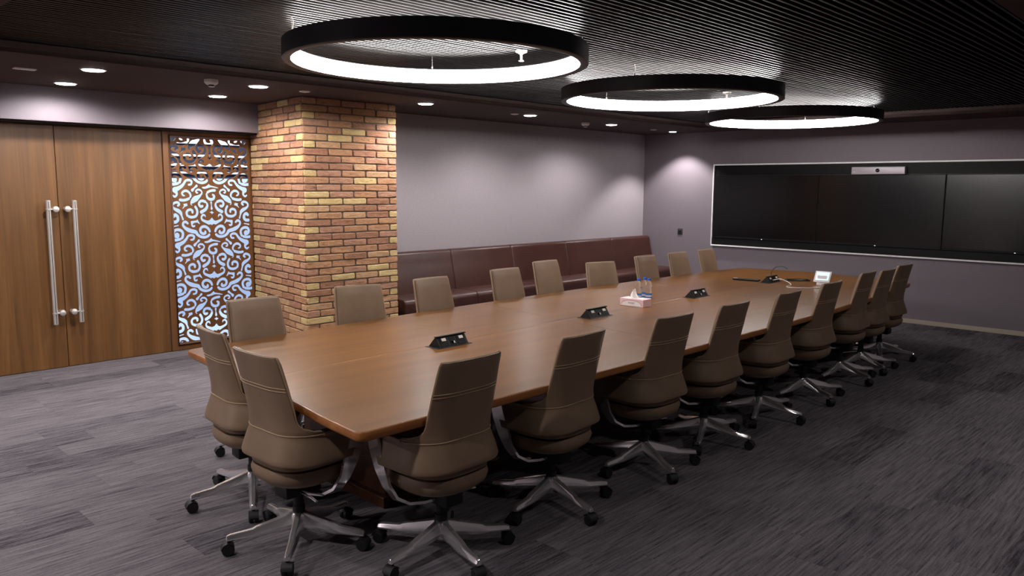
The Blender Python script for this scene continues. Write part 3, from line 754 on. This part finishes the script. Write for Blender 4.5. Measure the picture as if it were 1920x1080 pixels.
for x, y, lab in ((4.10, 3.90, 'white sprinkler head hanging inside the nearest ring lamp'), (7.20, 4.03, 'white sprinkler head seen through the middle ring lamp')):
    q = thing('sprinkler', lab, 'sprinkler', (x, y, ZSL-.004), 0, 'ceiling sprinklers')
    G().lathe([(.042, .006), (.040, -.006), (.018, -.016), (.012, -.02)], 24).obj('escutcheon', 'white_plastic', q); G().lathe([(.009, -.018), (.008, -.06)], 12).obj('frame', 'white_plastic', q); G().lathe([(.009, -.058), (.018, -.062), (.017, -.068), (.005, -.07)], 16).obj('deflector', 'white_plastic', q)

# ------------------------------------------------------------------ things on the table
def power_box(x, y, rz, lab):
    t = thing('power_box', lab, 'power outlet', (x, y, ZT), rz, 'pop-up power boxes')
    G().box(-.15, .15, -.065, .065, 0, .003).obj('frame', 'black_plastic', t, .001, 1)
    me = G().add([(sx, yy, z) for sx in (-.125, .125) for yy, z in ((-.055, .003), (-.014, .066), (-.006, .068), (.055, .003))],
                 [(0, 1, 2, 3), (7, 6, 5, 4), (0, 4, 5, 1), (1, 5, 6, 2), (2, 6, 7, 3), (3, 7, 4, 0)]).data('body', 'black_plastic', 0, 1, None); fixn(me); b = obj('body', me, t)
    G().box(-.132, .132, -.022, -.002, .067, .073).obj('lid', 'black_plastic', t, .001, 1)
    def face(u, v, w_, h, m, nm, d=.004):   # on the sloped front
        a = Vector((0, -.055, .003)); up = Vector((0, .041, .063)).normalized(); nrm = Vector((0, -.063, .041)).normalized()
        vs = []
        for dd in (0, d):
            for du, dv in ((-w_, -h), (w_, -h), (w_, h), (-w_, h)): vs.append(tuple(a+Vector((u+du, 0, 0))+up*(v+dv)+nrm*dd))
        me = G().add(vs, [(0, 3, 2, 1), (4, 5, 6, 7), (0, 1, 5, 4), (1, 2, 6, 5), (2, 3, 7, 6), (3, 0, 4, 7)]).data(nm, m, 0, 1, None); obj(nm, me, b)
    for u in (-.075, .075): face(u, .036, .034, .030, 'unit_black', 'outlet', .002); face(u+.002, .052, .018, .010, 'white_plastic', 'switch', .005)
    face(.0, .036, .024, .030, 'unit_black', 'data_module', .002); face(-.008, .026, .009, .008, 'lens_black', 'data_port', .003); face(.010, .026, .006, .008, 'brushed_steel', 'usb_port', .003)
    return t
rz_t = math.atan(.0243)
power_box(3.33, 3.80, rz_t, 'black pop-up power box on the table nearest the camera')
power_box(4.93, 3.85, rz_t, 'black pop-up power box on the table left of the tissue box')
power_box(6.55, 3.90, rz_t, 'black pop-up power box on the table right of the water bottles')
power_box(8.18, 3.95, rz_t, 'black pop-up power box with cable plugged in, near the screens')

# tissue box: outer carton, printed panels and the pulled tissue
tx = thing('tissue_box', 'pink and white tissue box with a tissue pulled up, beside the bottles', 'tissue box', (5.645, 3.965, ZT), math.radians(-88))
# local x runs along the long face (towards the camera's right)
G().box(-.12, .12, -.065, .065, 0, .066).obj('carton', 'carton_pink', tx, .002, 1)
def ell(cx, cz, a, h, y0, n=18):
    pts = [(cx-a, y0, .004)]+[(cx+a*math.cos(PI-PI*k/n), y0, .012+h*math.sin(PI*k/n)) for k in range(n+1)]+[(cx+a, y0, .004)]
    return pts
pa = ell(0, 0, .098, .036, -.0656); mesh = mesh_data('front_print', pa, [tuple(range(len(pa)))], 'carton_white'); obj('front_print', mesh, tx)
pb = [(.0656, p[0]*.5, p[2]) for p in ell(0, 0, .098, .03, 0)]; obj('side_print', mesh_data('side_print', pb, [tuple(range(len(pb)))], 'carton_white'), tx)
def band(pts, r, nm): G().tube(pts, r, 5).obj(nm, 'print_red', tx, smooth=80)
band([(.105*math.cos(PI-PI*k/20), -.0658, .014+.041*math.sin(PI*k/20)) for k in range(21)], .0008, 'front_scroll')
band([(.0658, .055*math.cos(PI-PI*k/16), .014+.036*math.sin(PI*k/16)) for k in range(17)], .0008, 'side_scroll')
pt = [(.088*math.cos(2*PI*k/24), .034*math.sin(2*PI*k/24), .0665) for k in range(24)]; obj('top_opening', mesh_data('top_opening', pt, [tuple(range(24))], 'carton_white'), tx)
def text(nm, s, size, parent, loc, rot, m):
    cu = bpy.data.curves.new(nm, 'FONT'); cu.body = s; cu.size = size; cu.align_x = 'CENTER'; cu.extrude = .0002
    o = bpy.data.objects.new(nm, cu); C.objects.link(o); bpy.context.view_layer.update()
    me = bpy.data.meshes.new_from_object(o.evaluated_get(bpy.context.evaluated_depsgraph_get())); bpy.data.objects.remove(o)
    me.materials.clear(); me.materials.append(MATS[m]); q = obj(nm, me, parent, loc); q.rotation_euler = rot; return q
text('front_lettering', 'HONEY', .020, tx, (0, -.0662, .022), (PI/2, 0, 0), 'print_red'); text('side_lettering', 'HONEY', .013, tx, (.0662, 0, .016), (PI/2, 0, PI/2), 'print_red')
tv, tf = [], []
for i in range(11):
    u = i/10
    for j in range(17):
        q = j/16*2-1                                  # across the sheet
        wdt = .046*(1-.62*u)+.006*math.sin(5*u)
        peak = .088*u*(1-.30*abs(q+.12)**1.3) + .018*u*max(0, -q-.45)
        tv.append((q*wdt-.010*u-.022*u*max(0, -q-.4), .016*math.sin(q*4.2+1.1)*(1-.45*u)+.006*math.sin(9*q+4*u), .060+peak))
for i in range(10):
    for j in range(16): tf.append((i*17+j, i*17+j+1, (i+1)*17+j+1, (i+1)*17+j))
tm = mesh_data('pulled_tissue', tv, tf, 'tissue', 70); obj('pulled_tissue', tm, tx)

def bottle(x, y, lab):
    t = thing('water_bottle', lab, 'bottle', (x, y, ZT), random.uniform(0, 6), 'water bottles')
    pr = [(.020, .003), (.027, 0), (.031, .006), (.0315, .05), (.0295, .058), (.0315, .066), (.0295, .078), (.0315, .088), (.028, .10), (.0315, .112), (.030, .128), (.022, .15), (.0135, .166), (.0125, .178)]
    G().lathe(pr, 28).obj('body', 'clear_plastic', t, smooth=70)
    G().lathe([(.0322, .014), (.0322, .052)], 28, cap=False).obj('label_sleeve', 'label_blue', t, smooth=70)
    G().lathe([(.0325, .026), (.0325, .040)], 28, cap=False).obj('label_band', 'white_plastic', t, smooth=70)
    G().lathe([(.0145, .174), (.0150, .176), (.0150, .192), (.013, .195)], 24).obj('cap', 'cap_blue', t, smooth=50)
bottle(5.985, 4.175, 'clear water bottle with blue cap, left of the three'); bottle(6.09, 4.18, 'clear water bottle with blue cap, middle of the three'); bottle(6.065, 4.115, 'clear water bottle with blue cap, right of the three')

tt_ = thing('tablet', 'small white touch panel with glowing screen on the table by the far chairs', 'tablet', (8.33, 3.45, ZT), math.radians(-84))
def tilt(g, a=52, y0=0.0, z0=.03):
    c_, s_ = math.cos(math.radians(a)), math.sin(math.radians(a)); g.v = [(x, y0+y*c_-z*s_, z0+y*s_+z*c_) for x, y, z in g.v]; return g
tilt(G().box(-.085, .085, 0, .14, -.008, .004)).obj('body', 'tablet_white', tt_, .004, 2)
tilt(G().box(-.066, .066, .024, .122, .0045, .0055)).obj('screen', 'tablet_screen', tt_, smooth=None)
G().add([(-.05, .0, 0), (.05, 0, 0), (.05, .09, 0), (-.05, .09, 0), (-.05, .03, .10), (.05, .03, .10)], [(0, 3, 2, 1), (0, 1, 5, 4), (2, 3, 4, 5), (0, 4, 3), (1, 2, 5)]).obj('stand', 'tablet_white', tt_, smooth=None)
cpts = [(8.13, 3.90, ZT+.03), (8.16, 3.83, ZT+.045), (8.16, 3.74, ZT+.02), (8.06, 3.66, ZT+.004), (7.93, 3.645, ZT+.004), (7.86, 3.60, ZT+.004), (7.87, 3.52, ZT+.004), (7.95, 3.42, ZT+.004), (8.05, 3.34, ZT+.004), (8.22, 3.36, ZT+.004), (8.31, 3.42, ZT+.008)]
def spl(pts, n=8):
    P = [Vector(p) for p in pts]; out = []
    for i in range(len(P)-1):
        p0, p1, p2, p3 = P[max(i-1, 0)], P[i], P[i+1], P[min(i+2, len(P)-1)]
        for k in range(n):
            u = k/n; out.append(.5*((2*p1)+(p2-p0)*u+(2*p0-5*p1+4*p2-p3)*u*u+(3*p1-p0-3*p2+p3)*u**3))
    return out+[P[-1]]
tag(G().tube(spl(cpts), .004, 8).obj('data_cable', 'white_plastic', smooth=80), 'white cable curling over the table from power box to touch panel', 'cable')
rc = thing('handset', 'flat black handset lying on the table left of the far power box', 'handset', (8.10, 4.20, ZT), math.radians(100))
G().box(-.15, .15, -.03, .03, .004, .022).obj('body', 'black_plastic', rc, .008, 3); G().box(.10, .145, -.024, .024, .022, .024).obj('end_cap', 'camera_silver', rc, .001, 1); G().box(-.13, .09, -.02, .02, 0, .005).obj('foot', 'black_rubber', rc, smooth=None)
rf = thing('black_case', 'thin black folder-like pad on the table right of the far power box', 'pad', (8.52, 3.80, ZT), math.radians(-50)); G().box(-.13, .13, -.05, .05, 0, .014).obj('cover', 'black_plastic', rf, .004, 2); G().box(-.12, .12, -.045, .045, .014, .016).obj('face', 'lens_black', rf, .001, 1)
tag(G().tube(spl([(8.32, 4.0, ZT+.02), (8.31, 4.01, ZT+.09), (8.35, 3.98, ZT+.15), (8.43, 3.93, ZT+.155), (8.47, 3.90, ZT+.13)]), .003, 6).obj('black_cable', 'black_plastic', smooth=80), 'thin black cable arching up from the far power box', 'cable')
